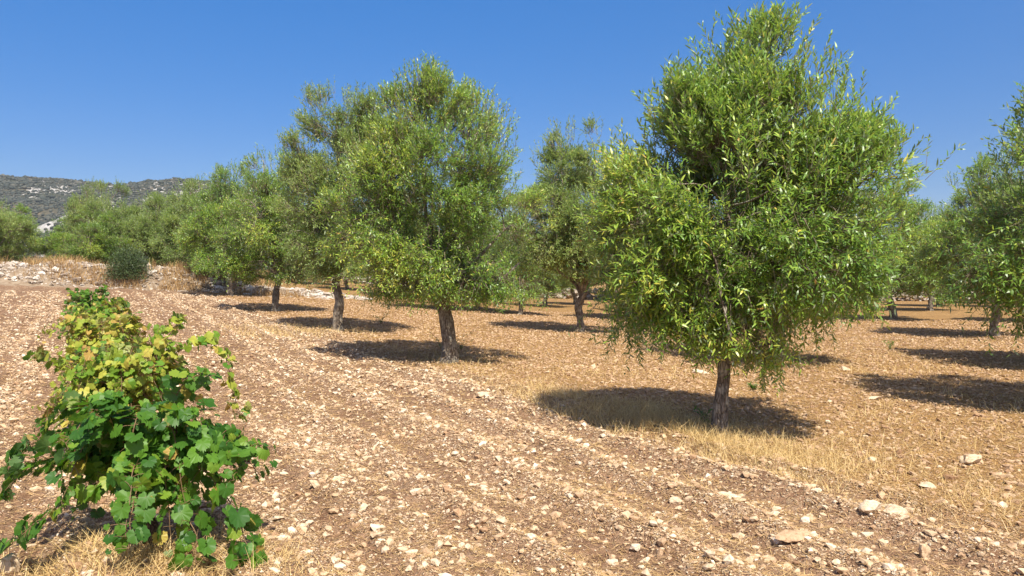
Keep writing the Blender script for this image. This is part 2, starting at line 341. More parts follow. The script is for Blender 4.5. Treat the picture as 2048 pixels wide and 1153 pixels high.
def furrow_at(x, y):
    s = srow(x, y); wob = (fbm2(x * 0.35, y * 0.35, 71, 2) - 0.5) * 0.5
    f = smooth(0.15, 0.85, 0.5 - 0.5 * np.cos((s + wob) * 2 * math.pi / 0.78)) * smooth(0.22, 0.5, fbm2(x * 0.5, y * 0.5, 91, 3))
    f = np.maximum(f, 0.75 * smooth(0.35, 0.9, 0.5 - 0.5 * np.cos((s + wob) * 2 * math.pi / 0.39 + 1)) * smooth(0.35, 0.55, fbm2(x * 0.4 + 9, y * 0.4, 93, 3))); f = np.maximum(f, np.exp(-((s + wob - 2.55) / 0.26) ** 2)); f = np.maximum(f, 0.9 * np.exp(-((s + wob - 1.42) / 0.17) ** 2)); return np.maximum(f, np.exp(-((s + wob + 1.7) / 0.25) ** 2))

# ------------------------------------------------------------------ hills
def hills():
    xs = np.linspace(-1500, 700, 420); ys = np.concatenate([np.linspace(330, 1000, 240), np.linspace(1000, 1700, 40)[1:]])
    X, Y = np.meshgrid(xs, ys)
    def hgt(X, Y):
        rx = np.array([-1600, -1100, -800, -640, -585, -520, -470, -442, -410, -372, -330, -240, -100, 100, 700]) ; rh = np.array([70, 95, 108, 116.5, 120, 116, 108, 103, 106, 111, 106, 80, 40, 12, 0])
        ridge = np.interp(X, rx, rh) + (fbm2(X * 0.02, Y * 0.0 + 3, 8, 4) - 0.5) * 6
        yr = 930 + 40 * np.sin(X * 0.008)
        up = smooth(0, 1, np.clip((Y - 420) / (yr - 420), 0, 1)); up = up ** 1.1
        dn = 1 - 0.75 * smooth(0, 700, Y - yr)
        h = ridge * np.where(Y < yr, up, dn)
        h = h + (fbm2(X * 0.012, Y * 0.012, 31, 5) - 0.5) * 34 * up * (Y < yr) * (1 - up) * 2.2
        h = h + (fbm2(X * 0.06, Y * 0.06, 33, 4) - 0.5) * 7 * np.sqrt(np.clip(up, 0, 1))
        # a nearer rocky spur running down towards the grove
        cr = np.interp(X, [-400, -372, -337, -315, -294, -262, -200, -150], [2, 12, 32, 46, 56, 52, 30, 5]) + (fbm2(X * .08, X * 0, 71, 3) - .5) * 7
        sp = cr * np.exp(-((Y - 570) / 75) ** 2) + (fbm2(X * .12, Y * .12, 73, 3) - .5) * 6
        h = np.maximum(h, sp)
        return h + 1.0
    Z = hgt(X, Y); Z[0, :] = -2
    V = np.stack([X, Y, Z], -1).reshape(-1, 3); nx = len(xs)
    i = np.arange(len(ys) - 1)[:, None] * nx; j = np.arange(nx - 1)[None, :]
    F = np.stack([i + j, i + j + 1, i + nx + j + 1, i + nx + j], -1).reshape(-1, 4)
    mb = MB(); mb.add(V, F)
    m, t, N, L = newmat('hillside')
    tc = N('ShaderNodeTexCoord')
    def noi(sc, det=6, rough=0.6, dist=0):
        n = N('ShaderNodeTexNoise'); n.inputs['Scale'].default_value = sc; n.inputs['Detail'].default_value = det; n.inputs['Roughness'].default_value = rough; n.inputs['Distortion'].default_value = dist; L(tc.outputs['Object'], n.inputs['Vector']); return n
    nA, nB, nC = noi(0.011, 4), noi(0.07, 6, 0.7), noi(0.3, 5, 0.7)
    scrub = ramp(t, [(0.35, (0.03, 0.038, 0.026)), (0.55, (0.052, 0.056, 0.038)), (0.72, (0.10, 0.085, 0.055))]); L(nC.outputs[0], scrub.inputs[0])
    dry = ramp(t, [(0.4, (0.07, 0.06, 0.042)), (0.65, (0.16, 0.125, 0.08))]); L(nC.outputs[0], dry.inputs[0])
    k1 = ramp(t, [(0.50, (0, 0, 0)), (0.66, (1, 1, 1))]); L(nA.outputs[0], k1.inputs[0])
    c = mixc(t, k1.outputs[0], scrub.outputs[0], dry.outputs[0])
    at = N('ShaderNodeAttribute'); at.attribute_name = 'rock'
    ad = N('ShaderNodeMath'); ad.operation = 'MULTIPLY_ADD'; L(at.outputs['Fac'], ad.inputs[0]); ad.inputs[1].default_value = 0.42; L(nB.outputs[0], ad.inputs[2])
    k2 = ramp(t, [(0.63, (0, 0, 0)), (0.69, (1, 1, 1))]); L(ad.outputs[0], k2.inputs[0])
    rock = ramp(t, [(0.3, (0.20, 0.185, 0.165)), (0.6, (0.42, 0.405, 0.375))]); L(nC.outputs[0], rock.inputs[0])
    c = mixc(t, k2.outputs[0], c, rock.outputs[0])
    p = N('ShaderNodeBsdfPrincipled'); L(c, p.inputs['Base Color']); p.inputs['Roughness'].default_value = 0.95; p.inputs['Specular IOR Level'].default_value = 0.1
    b = N('ShaderNodeBump'); b.inputs['Strength'].default_value = 1; b.inputs['Distance'].default_value = 3; L(nB.outputs[0], b.inputs['Height']); L(b.outputs[0], p.inputs['Normal'])
    o = N('ShaderNodeOutputMaterial'); L(p.outputs[0], o.inputs[0])
    ob = mb.build('hills', [m], None, (0,)); tag(ob, kind='structure')
    def rockmask(x, y):
        r = 0.95 * np.exp(-((x + 314) / 36) ** 2 - ((y - 552) / 30) ** 2) + 0.8 * np.exp(-((x + 345) / 24) ** 2 - ((y - 540) / 24) ** 2)
        r = r + 0.14 * smooth(.5, .62, fbm2(x * .035, y * .035, 88, 3)) + 0.45 * np.exp(-((x + 480) / 26) ** 2 - ((y - 830) / 60) ** 2) + 0.38 * np.exp(-((x + 300) / 80) ** 2 - ((y - 800) / 90) ** 2) + 0.25 * smooth(840, 930, y)
        return np.clip(r, 0, 1)
    a = ob.data.attributes.new('rock', 'FLOAT', 'POINT'); a.data.foreach_set('value', rockmask(X.ravel(), Y.ravel()).astype(np.float32))
    # scrub bushes
    rng = np.random.default_rng(77); n = 60000
    x = rng.uniform(-760, -180, n); y = rng.uniform(430, 985, n)
    keep = rng.random(n) > rockmask(x, y) * 1.1; keep &= fbm2(x * 0.02, y * 0.02, 61, 3) + rng.normal(0, .08, n) > 0.33
    x, y = x[keep], y[keep]; n = len(x); z = hgt(x, y)
    rad = rng.uniform(.6, 1.5, n) * np.where(rng.random(n) < 0.05, 2.0, 1)
    mb = MB(); T, TF = ICO1
    D = T[None] * (1 + 0.45 * (rng.random((n, len(T), 1)) - 0.5)) * rad[:, None, None] * np.array([1.15, 1.15, 0.8])
    V = D + np.stack([x, y, z + rad * 0.35], -1)[:, None, :]
    F = (TF[None] + (np.arange(n) * len(T))[:, None, None]).reshape(-1, 3)
    mb.add(V.reshape(-1, 3), F, 0, np.repeat(rng.random(n), len(TF)))
    ms, t, N, L = newmat('hill_scrub'); at = N('ShaderNodeAttribute'); at.attribute_name = 'tint'
    r = ramp(t, [(0, (0.024, 0.032, 0.025)), (0.6, (0.044, 0.052, 0.040)), (1, (0.095, 0.090, 0.066))]); L(at.outputs['Fac'], r.inputs[0])
    p = N('ShaderNodeBsdfPrincipled'); L(r.outputs[0], p.inputs['Base Color']); p.inputs['Roughness'].default_value = 0.9
    o = N('ShaderNodeOutputMaterial'); L(p.outputs[0], o.inputs[0])
    sb = mb.build('scrub', [ms], None, (0,)); tag(sb, 'dark low scrub covering the rocky hillside', 'scrub', kind='stuff')

def ico(sub):
    import bmesh
    bm = bmesh.new(); bmesh.ops.create_icosphere(bm, subdivisions=sub, radius=1)
    v = np.array([x.co[:] for x in bm.verts]); f = np.array([[q.index for q in p.verts] for p in bm.faces]); bm.free(); return v, f
ICO1 = ico(1); ICO2 = ico(2); ICO3 = ico(3)
hills()

# ------------------------------------------------------------------ stones
def stone_shape(seed, tv, amp=0.28, cuts=5):
    """an angular weathered lump: a sphere cut by random planes and roughened"""
    rng = np.random.default_rng(seed); v = tv.copy()
    for k in range(cuts):
        n = norm(rng.normal(size=3)); d = rng.uniform(0.5, 0.82); q = v @ n
        v = v - np.maximum(q - d, 0)[:, None] * n * 0.97
    v = v * (1 + amp * (noise3(v * 1.6 + seed, seed) - 0.5)[:, None] + amp * 0.45 * (noise3(v * 4.5 + seed, seed + 3) - 0.5)[:, None])
    return v
SM_ = [stone_shape(k, ICO1[0], 0.75, 6) for k in range(12)]
def gravel(n, rmin, rmax, half, amin, seed, kexp=2.2, cap=0.05, thin_on_straw=0.35):
    rng = np.random.default_rng(seed)
    r = rmin * (rmax / rmin) ** rng.random(n); a = np.radians(rng.uniform(-half, half, n))
    x = r * np.sin(a); y = r * np.cos(a)
    t = tilled(x, y); f = furrow_at(x, y)
    pk = (thin_on_straw + (1 - thin_on_straw) * t) * (1 - 0.80 * f * t)
    keep = rng.random(n) < pk; x, y, r, t = x[keep], y[keep], r[keep], t[keep]; n = len(x)
    size = np.minimum(amin * r * rng.random(n) ** (-1 / kexp), cap)
    mb = MB(); 
    for k in range(len(SM_)):
        idx = np.arange(k, n, len(SM_)); m = len(idx)
        if m == 0: continue
        an = rng.random(m) * 2 * math.pi; ca, sa = np.cos(an)[:, None], np.sin(an)[:, None]
        T = SM_[k][None] * np.stack([rng.uniform(0.8, 1.35, m), rng.uniform(0.7, 1.05, m), rng.uniform(0.5, 0.85, m)], -1)[:, None, :] * size[idx][:, None, None]
        vx = T[..., 0] * ca - T[..., 1] * sa; vy = T[..., 0] * sa + T[..., 1] * ca; vz = T[..., 2]
        tl = rng.normal(0, .25, (m, 1)); vz = vz + vx * tl
        px, py = x[idx], y[idx]; pz = H(px, py) + size[idx] * 0.15
        V = np.stack([vx + px[:, None], vy + py[:, None], vz + pz[:, None]], -1)
        F = (ICO1[1][None] + (np.arange(m) * len(ICO1[0]))[:, None, None]).reshape(-1, 3)
        tt = np.clip(rng.beta(3.4, 2.2, m) * (0.75 + 0.35 * t[idx]), 0, 1)
        mb.add(V.reshape(-1, 3), F, 0, np.repeat(tt, len(ICO1[1])))
    return mb
g = gravel(330000, 2.6, 38, 47, 0.00092, 11, kexp=2.3, cap=.043, thin_on_straw=.5).build('gravel', [M_STONE]); tag(g, 'pale broken limestone chips strewn over the red soil', 'gravel', kind='stuff')

# prominent stones: (x, y, radius, proportions, tint, label)
def place_px(px, py, z0=0.0):     # only used to read off real positions while building the list below
    dx = (px - 1024) / 1577.0; k = (576.5 - py) / 1577.0; a = R(0.78)
    d = np.array([dx, math.cos(a) + k * math.sin(a), k * math.cos(a) - math.sin(a)]); t = 1.6 / -d[2]
    for _ in range(12): t = t + ((1.6 + t * d[2]) - float(base_h(t * d[0], t * d[1]))) / max(1e-3, -d[2]) * 0.8
    return d[0] * t, d[1] * t
NAMED = [
 (911, 903, 10, (1, 1, .9), .95, 'round whitish stone alone on a brown furrow'),
 (1173, 908, 11, (.85, .9, 1.1), .97, 'upright white stone standing alone in the tilled soil'),
 (1067, 1040, 10, (.9, .9, .95), .8, 'rounded cream stone on bare brown earth'),
 (922, 1079, 11, (.9, .9, .9), .85, 'smaller half of two pale stones touching each other'),
 (938, 1084, 13, (1, 1, .95), .88, 'larger half of two pale stones touching each other'),
 (969, 794, 12, (1.5, .9, .7), .85, 'long pale stone with dark hollow beneath it'),
 (1274, 1089, 14, (1.1, .9, .8), .93, 'angular white stone on a clear brown patch'),
 (1188, 737, 9, (.8, .8, .9), .85, 'cream stone on straw beyond the tree shade'),
 (1742, 1040, 22, (1.1, .9, 1.0), .88, 'tall blocky pale stone beside a wide flat one'),
 (1786, 1046, 19, (1.5, 1, .7), .85, 'wide flat-topped pale stone beside a blocky one'),
 (1938, 926, 22, (1.6, .9, .6), .82, 'large slanting slab of stone lying in dry grass'),
 (1742, 922, 10, (1.2, .9, .8), .86, 'small cream stone lying in dry yellow grass'),
 (1856, 974, 15, (1.4, 1, .6), .84, 'flat pale stone at the edge of dry grass'),
 (1848, 1113, 20, (.75, .8, 1.25), .62, 'brown upright stone with shaded side'),
 (1590, 1083, 26, (1.7, 1.1, .55), .5, 'largest tan slab half sunk in the soil'),
 (1477, 1062, 18, (1.2, 1, .9), .75, 'cracked buff stone among smaller rubble'),
 (1573, 1117, 15, (.9, .9, 1), .8, 'egg-shaped buff stone below the sunken slab'),
 (2007, 1014, 11, (1, .9, .8), .98, 'bright white stone in dry grass near frame edge'),
 (1451, 998, 18, (1.4, .9, .7), .78, 'pale wedge-shaped stone at the tilled strip edge'),
 (1693, 742, 9, (1.2, .9, .7), .9, 'white stone at the edge of far tree shade'),
 (1402, 748, 13, (1.6, .9, .5), .95, 'flat white stone behind the nearest olive trunk'),
 (1657, 848, 7, (1, .9, .8), .97, 'small white stone at the near shade tip'),
 (1748, 800, 12, (1.4, 1, .6), .72, 'buff stone casting shadow on red litter'),
 (14, 1130, 24, (1.0, 1, .9), .7, 'big rounded stone beside the leafy green vine'),
 (492, 918, 9, (1, 1, .8), .0, 'dark brown clod near the vine shoot tips'),
 (466, 927, 14, (1.6, .9, .5), .95, 'flat white stone near the vine shoot tips'),
 (548, 1037, 18, (1.7, .9, .5), .78, 'long flat pale stone right of the green vine'),
 (1350, 1000, 13, (1.2, .9, .8), .85, 'chalky stone where straw meets the furrows'),
 (1965, 1085, 15, (1.3, 1, .6), .75, 'low buff stone among rubble beneath white stone'),
 (70, 1150, 18, (1.3, 1, .7), .74, 'buff stone beside dry grass under the vine'),
]
protos = {}
def stone(px, py, rpx, prop, tint, label, group, seed):
    x, y = place_px(px, py); d = math.hypot(x, y); r = rpx * 0.86 / 1577 * d
    rng = np.random.default_rng(seed)
    key = (seed % 14, round(tint * 5))
    if key not in protos:
        mb = MB(); v = stone_shape(200 + key[0], ICO3[0], 0.42, 12); mb.add(v, ICO3[1], 0, min(1, tint)); protos[key] = mb.mesh('stone', [M_STONE])
    o = bpy.data.objects.new('stone', protos[key]); C.objects.link(o)
    o.scale = (prop[0] * r, prop[1] * r, prop[2] * r); o.rotation_euler = (rng.normal(0, .12), rng.normal(0, .12), rng.uniform(-.5, .5))
    o.location = (x, y, float(H(x, y)) + r * prop[2] * 0.35)
    tag(o, label, 'stone', group)
for k, s_ in enumerate(NAMED): stone(*s_, 'loose stones on the field', k)
rs = np.random.default_rng(5); cnt = 0
while cnt < 255:
    py = 700 + 450 * rs.random() ** 0.75; px = rs.uniform(0, 2048)
    x, y = place_px(px, py); t = float(tilled(x, y))
    if rs.random() > 0.12 + 0.88 * t or (px < 480 and py > 760 and rs.random() < .6): continue
    rpx = rs.uniform(4.0, 7.0) * (0.55 + (py - 700) / 450 * 1.0)
    stone(px, py, rpx, (rs.uniform(.9, 1.5), rs.uniform(.8, 1.05), rs.uniform(.55, .95)), rs.choice([.3, .5, .6, .7, .8, .9]),
          'fist-sized pale limestone lump lying loose on the tilled soil', 'loose limestone lumps', int(rs.integers(1000))); cnt += 1

# ------------------------------------------------------------------ straw, litter and dry grass
def blades(P, D, Lh, W, bend, rng, tint, mb, mat=0, segs=2):
    """n tapered blades rooted at P along D"""
    n = len(P); side = norm(np.cross(D, np.array([0.0, 0, 1])) + rng.normal(0, .15, (n, 3)))
    rows = []
    dr = norm(np.stack([D[:, 0], D[:, 1], np.zeros(n)], -1) + 1e-6)
    for k in range(segs + 1):
        u = k / segs
        c = P + D * (Lh * u)[:, None] + dr * (bend * Lh * u * u)[:, None] + np.array([0, 0, -1.0]) * (0.35 * np.abs(bend) * Lh * u * u)[:, None]
        wd = W * (1 - 0.85 * u)
        rows += [c - side * wd[:, None] * 0.5, c + side * wd[:, None] * 0.5]
    V = np.stack(rows, 1)
    F = []
    for k in range(segs): F.append([2 * k, 2 * k + 1, 2 * k + 3, 2 * k + 2])
    F = (np.array(F)[None] + (np.arange(n) * 2 * (segs + 1))[:, None, None]).reshape(-1, 4)
    mb.add(V.reshape(-1, 3), F, mat, np.repeat(tint, segs))
def polar(n, rmin, rmax, half, rng):
    r = rmin * (rmax / rmin) ** rng.random(n); a = np.radians(rng.uniform(-half, half, n)); return r * np.sin(a), r * np.cos(a), r

def litter():
    rng = np.random.default_rng(8)
    x, y, r = polar(280000, 2.6, 36, 46, rng)
    t = tilled(x, y); keep = rng.random(len(x)) < (0.95 - 0.22 * t) * (0.35 + 1.1 * fbm2(x * 1.5, y * 1.5, 44, 3)); x, y, r, t = x[keep], y[keep], r[keep], t[keep]; n = len(x)
    P = np.stack([x, y, H(x, y) + 0.006], -1)
    an = rng.random(n) * 6.283; D = norm(np.stack([np.cos(an), np.sin(an), rng.uniform(-.05, .35, n)], -1))
    mb = MB(); sc = np.clip(r / 8, 0.6, 2.2)
    blades(P, D, rng.uniform(.04, .11, n) * sc ** .5, rng.uniform(.004, .009, n) * sc, rng.normal(0, .2, n), rng, np.clip(rng.beta(1.8, 2.0, n) + 0.22 * t, 0, 1), mb)
    o = mb.build('straw_litter', [M_LITTER]); tag(o, 'dry straw and fallen leaves scattered over the ground', 'litter', kind='stuff')
litter()

def grass():
    rng = np.random.default_rng(9); mb = MB()
    x, y, r = polar(420000, 4.5, 26, 42, rng); s = srow(x, y)
    s0 = 5.60 + (fbm2(x * .4, y * .4, 12, 2) - .5) * 1.2
    dens = np.exp(-((s - s0) / np.where(s < s0, 0.42, 0.6)) ** 2) * (0.25 + 1.5 * smooth(.36, .56, fbm2(x * 1.3, y * 1.3, 19, 3)))
    dens = dens * (0.08 + 0.92 * np.exp(-((y - 8.9) / 1.9) ** 2))
    dens = np.maximum(dens, 0.9 * np.exp(-((x + 5.6) / 1.2) ** 2 - ((y - 19.4) / 1.3) ** 2))
    dens = np.maximum(dens, 0.10 * (s > 5.2) * smooth(.5, .65, fbm2(x * .9, y * .9, 25, 3)))
    k = rng.random(len(x)) < dens; x, y, r = x[k], y[k], r[k]; n = len(x)
    an = rng.random(n) * 6.283; lean = rng.uniform(.2, 1.6, n)
    D = norm(np.stack([np.cos(an) * lean, np.sin(an) * lean, np.ones(n)], -1))
    Lh = rng.uniform(.06, .23, n) * (0.6 + 0.8 * fbm2(x * 1.3, y * 1.3, 29, 2))
    P = np.stack([x, y, H(x, y) - .005], -1)
    blades(P, D, Lh, rng.uniform(.003, .0055, n) * np.clip(r / 8, .8, 2), rng.uniform(-.2, .9, n), rng, np.clip(rng.beta(3, 2.2, n), 0, 1), mb)
    o = mb.build('dry_grass', [M_STRAW]); tag(o, 'short golden dried grass along the tree row', 'grass', kind='stuff')
    # withered tuft round the foot of the nearest vine
    mb = MB(); n = 2600
    x = -2.05 + rng.normal(0, .42, n); y = 4.33 + rng.normal(0, .2, n)
    an = rng.random(n) * 6.283; lean = rng.uniform(.3, 2.2, n)
    D = norm(np.stack([np.cos(an) * lean, np.sin(an) * lean, np.ones(n)], -1)); P = np.stack([x, y, H(x, y) - .005], -1)
    blades(P, D, rng.uniform(.06, .17, n), rng.uniform(.003, .006, n), rng.uniform(0, .7, n), rng, np.clip(rng.beta(2, 2, n), 0, 1), mb)
    o = mb.build('withered_grass', [M_STRAW]); tag(o, 'withered pale grass at the foot of the leafy vine', 'grass', kind='stuff')
    # tall dry stalks on the rubble bank
    mb = MB(); n = 26000
    x = rng.uniform(-32, -10, n); y = 38.0 + rng.uniform(-1.2, 2.6, n); an = rng.random(n) * 6.283; lean = rng.uniform(.05, .5, n)
    k = rng.random(n) < smooth(.4, .6, fbm2(x * .7, y * .7, 3, 2)); x, y, an, lean = x[k], y[k], an[k], lean[k]; n = len(x)
    D = norm(np.stack([np.cos(an) * lean, np.sin(an) * lean, np.ones(n)], -1)); P = np.stack([x, y, bank_h(x, y)], -1)
    blades(P, D, rng.uniform(.15, .6, n), rng.uniform(.015, .03, n), rng.uniform(0, .4, n), rng, np.clip(rng.beta(2, 2, n), 0, 1), mb)
    o = mb.build('dry_stalks', [M_LITTER]); tag(o, 'tall dry brown stalks growing on the rubble bank', 'grass', kind='stuff')

# ------------------------------------------------------------------ rubble bank and far wall
def bank_h(x, y):
    u = (y - (38.8 + 0.12 * (x + 20))) / 1.7
    top = 0.74 * smooth(-11.5, -17, x) + 0.30 * smooth(-6, -12, x)
    return base_h(x, y) - 0.1 + (top * np.exp(-u ** 4) * (0.75 + 0.5 * fbm2(x * .5, y * .5, 55, 3)))
def bank():
    xs = np.linspace(-34, -6, 240); ys = np.linspace(35.8, 42, 60); X, Y = np.meshgrid(xs, ys)
    Z = bank_h(X, Y) + (fbm2(X * 3, Y * 3, 58, 3) - .5) * .22
    nx = len(xs); i = np.arange(len(ys) - 1)[:, None] * nx; j = np.arange(nx - 1)[None, :]
    mb = MB(); mb.add(np.stack([X, Y, Z], -1).reshape(-1, 3), np.stack([i + j, i + j + 1, i + nx + j + 1, i + nx + j], -1).reshape(-1, 4), 0, (0.28 + 0.3 * fbm2(X[:-1, :-1] * 1.2, Y[:-1, :-1] * 1.2, 4, 3)).ravel())
    root = empty('rubble_bank', (-20, 38.8, 0)); tag(root, 'low stony bank of earth and rubble ending the field beneath the hill', 'stone bank')
    o = mb.build('earth', [M_BANK], root, (0,)); o.location = (20, -38.8, 0)
    rng = np.random.default_rng(4); n = 17000; mb = MB()
    x = rng.uniform(-33, -7, n); y = rng.uniform(36.6, 40.6, n); 
    k = rng.random(n) < np.clip((0.5 + 0.9 * smooth(.45, .6, fbm2(x * .6, y * .6, 66, 2))) * (1.0 - .5 * (x > -12)), 0, 1); x, y = x[k], y[k]; n = len(x)
    z = bank_h(x, y); sz = .04 * rng.random(n) ** (-1 / 2.9); sz = np.minimum(sz, .20)
    for q in range(12):
        idx = np.arange(q, n, 12); m = len(idx)
        T = SM_[q][None] * np.stack([rng.uniform(.8, 1.5, m), rng.uniform(.7, 1.1, m), rng.uniform(.5, .9, m)], -1)[:, None, :] * sz[idx][:, None, None]
        V = T + np.stack([x[idx] + 20, y[idx] - 38.8, z[idx] + sz[idx] * .3], -1)[:, None, :]
        mb.add(V.reshape(-1, 3), (ICO1[1][None] + (np.arange(m) * 42 if len(ICO1[0]) == 42 else np.arange(m) * len(ICO1[0]))[:, None, None]).reshape(-1, 3), 0, np.repeat(rng.uniform(.25, 1, m), len(ICO1[1])))
    o = mb.build('rubble', [M_ROCK], root); o['kind'] = 'stuff'
bank()
def wall(name, pts, hgt, thick, label, seed, n=1500):
    rng = np.random.default_rng(seed); P = np.asarray(pts, float)
    seg = np.linalg.norm(np.diff(P, axis=0), axis=1); cum = np.concatenate([[0], np.cumsum(seg)]); tot = cum[-1]
    mb = MB(); d = rng.random(n) * tot
    x = np.interp(d, cum, P[:, 0]); y = np.interp(d, cum, P[:, 1]) + rng.uniform(-thick, thick, n) * .5
    z = base_h(x, y) + rng.random(n) ** 1.1 * hgt * (0.7 + 0.6 * noise2(d * .5, d * 0, seed)); sz = rng.uniform(.10, .24, n)
    for q in range(12):
        idx = np.arange(q, n, 12); m = len(idx)
        T = SM_[q][None] * np.stack([rng.uniform(.9, 1.5, m), rng.uniform(.7, 1.1, m), rng.uniform(.5, .8, m)], -1)[:, None, :] * sz[idx][:, None, None]
        V = T + np.stack([x[idx], y[idx], z[idx]], -1)[:, None, :]
        mb.add(V.reshape(-1, 3), (ICO1[1][None] + (np.arange(m) * len(ICO1[0]))[:, None, None]).reshape(-1, 3), 0, np.repeat(rng.uniform(.3, 1, m), len(ICO1[1])))
    o = mb.build(name, [M_ROCK]); tag(o, label, 'stone wall')
wall('stone_wall', [(-14, 66), (6, 64), (26, 60), (52, 58)], .75, .7, 'low grey dry-stone wall far behind the olive trunks', 3, 3400)
grass()

# ------------------------------------------------------------------ olive trees
def leaf_geo(kind):
    if kind == 6:      # lanceolate blade, folded and slightly curved
        T = np.array([[0, 0, 0], [.28, .5, .03], [.28, -.5, .03], [.68, .38, .0], [.68, -.38, .0], [1, 0, -.09]])
        F = np.array([[0, 2, 1], [1, 2, 4], [1, 4, 3], [3, 4, 5]])
    else:
        T = np.array([[0, 0, 0], [.42, .5, .03], [.42, -.5, .03], [1, 0, -.06]]); F = np.array([[0, 2, 1], [1, 2, 3]])
    return T, F
def add_leaves(mb, P, D, Nrm, Ln, Wd, tint, kind=4, mat=0):
    D = norm(D); B = norm(np.cross(Nrm, D)); Nn = np.cross(D, B); T, F = leaf_geo(kind); n = len(P)
    V = P[:, None, :] + D[:, None, :] * (T[None, :, 0] * Ln[:, None])[..., None] + B[:, None, :] * (T[None, :, 1] * Wd[:, None])[..., None] + Nn[:, None, :] * (T[None, :, 2] * Ln[:, None])[..., None]
    FF = (F[None] + (np.arange(n) * len(T))[:, None, None]).reshape(-1, 3)
    mb.add(V.reshape(-1, 3), FF, mat, np.repeat(tint, len(F)))

def lob7(L): return np.array([tuple(q) + (1.0,) * (7 - len(q)) for q in L], float)
def crown(lobes, nspray, nleaf, leaf, seed, kind=4, gap=0.36, yellow=0.0, sprl=(.22, .5), fork=(0, 0, 1.2), limbs=None, zlow=1.2, zhigh=4.2, clusters=90, csize=1.0, floor=.8):
    """leaf sprays spread through overlapping lobes; returns the crown builder and limb end points"""
    rng = np.random.default_rng(seed); lob = lob7(lobes)
    vol = lob[:, 3] * lob[:, 4] * lob[:, 5]; wt = vol ** 0.8 * (lob[:, 6] if lob.shape[1] > 6 else 1); wt /= wt.sum()
    def pick(m, shell):
        li = rng.choice(len(lob), m, p=wt); d = norm(rng.normal(size=(m, 3))); rad = rng.random(m) ** shell
        c = lob[li, :3]; a = lob[li, 3:6]; return c + d * a * rad[:, None], norm(d / a)
    # branch clusters: dense bunches of sprays with hollows between them
    nc = clusters; li0 = np.searchsorted(np.cumsum(wt), (np.arange(nc) + rng.random(nc)) / nc).clip(0, len(lob) - 1); dd = norm(rng.normal(size=(nc, 3)))
    cp = lob[li0, :3] + dd * lob[li0, 3:6] * (rng.random((nc, 1)) ** .25); co_ = norm(dd / lob[li0, 3:6]); csz = rng.uniform(.20, .44, nc) * csize
    n1 = int(nspray * .80); n2 = int(nspray * .07); n3 = nspray - n1 - n2
    cw = csz ** 2; ci = rng.choice(nc, n1, p=cw / cw.sum())
    q = norm(rng.normal(size=(n1, 3)) + co_[ci] * .7 + np.array([0, 0, .25])) * (rng.random((n1, 1)) ** .5)
    P1 = cp[ci] + q * csz[ci][:, None] * np.array([1, 1, .85]); O1 = norm(co_[ci] * .55 + q * 1.1)
    P2, O2 = pick(n2 * 4, .3); kk = noise3(P2 * 1.6 + seed * 1.7, seed) > gap + .08; P2, O2 = P2[kk][:n2], O2[kk][:n2]
    P3, O3 = pick(n3 * 4, .05); kk = (noise3(P3 * 1.9 + seed, seed + 7) > .5); P3, O3 = P3[kk][:n3], O3[kk][:n3]; P3 = P3 + O3 * rng.uniform(0, .16, (len(P3), 1))
    P = np.concatenate([P1, P2, P3]); O = np.concatenate([O1, O2, O3]); nspray = len(P)
    P[:, 2] = np.where(P[:, 2] < floor, floor + (floor - P[:, 2]) * .5, P[:, 2])
    hz = np.clip((P[:, 2] - zlow) / (zhigh - zlow), 0, 1)
    up = -0.42 + 1.2 * hz + rng.normal(0, .35, nspray)
    up[n1 + n2:] += .9 * (hz[n1 + n2:] > .5)
    D = norm(O * .75 + np.stack([rng.normal(0, .35, nspray), rng.normal(0, .35, nspray), up], -1))
    Ls = rng.uniform(sprl[0], sprl[1], nspray); Ls[n1 + n2:] *= 1.35
    u = (np.arange(nleaf) + .5) / nleaf
    droop = rng.uniform(.05, .30, nspray) * (1 - .7 * hz)
    Q = P[:, None, :] + D[:, None, :] * (Ls[:, None] * u[None, :])[..., None]
    Q[..., 2] -= (droop * Ls)[:, None] * u[None, :] ** 2
    A1 = norm(np.cross(D, np.array([.2, .3, 1.0]))); A2 = np.cross(D, A1)
    ph = rng.random((nspray, 1)) * 6.283 + np.arange(nleaf)[None, :] * 2.4 + rng.normal(0, .4, (nspray, nleaf))
    rad = np.cos(ph)[..., None] * A1[:, None, :] + np.sin(ph)[..., None] * A2[:, None, :]
    ld = D[:, None, :] * (rng.uniform(.35, .95, (nspray, nleaf)) + .75 * (hz ** 2)[:, None])[..., None] + rad * .85 + np.array([0, 0, -.10])
    ld = norm(ld.reshape(-1, 3)); n = len(ld)
    up_ = np.array([0, 0, 1.0]) + O.repeat(nleaf, 0) * .5 + rng.normal(0, .42, (n, 3)); up_ = norm(up_ - ld * np.sum(up_ * ld, -1, keepdims=True))
    Ln = leaf[0] * rng.uniform(.45, 1.2, n); Wd = leaf[1] * rng.uniform(.8, 1.2, n)
    cl = noise3(P * 1.1 + 40 + seed, seed + 9)
    tint = np.clip(rng.normal(.37, .22, n) + ((cl - .5) * .55 + yellow).repeat(nleaf), 0, .88)
    tint = np.where(rng.random(n) < .010, rng.uniform(.9, 1, n), tint)
    mb = MB(); add_leaves(mb, Q.reshape(-1, 3), ld, up_, Ln, Wd, tint, kind, 0)
    # twigs carrying the sprays
    r0 = .0035 + .0012 * (kind == 4); b0 = P - D * .12
    e = P + D * Ls[:, None]; e[:, 2] -= droop * Ls
    tri = np.stack([b0 + A1 * r0, b0 - A1 * r0 * .5 + A2 * r0 * .87, b0 - A1 * r0 * .5 - A2 * r0 * .87, e], 1)
    F = np.array([[0, 1, 3], [1, 2, 3], [2, 0, 3]]); F = (F[None] + (np.arange(nspray) * 4)[:, None, None]).reshape(-1, 3)
    mb.add(tri.reshape(-1, 3), F, 1, 0.0)
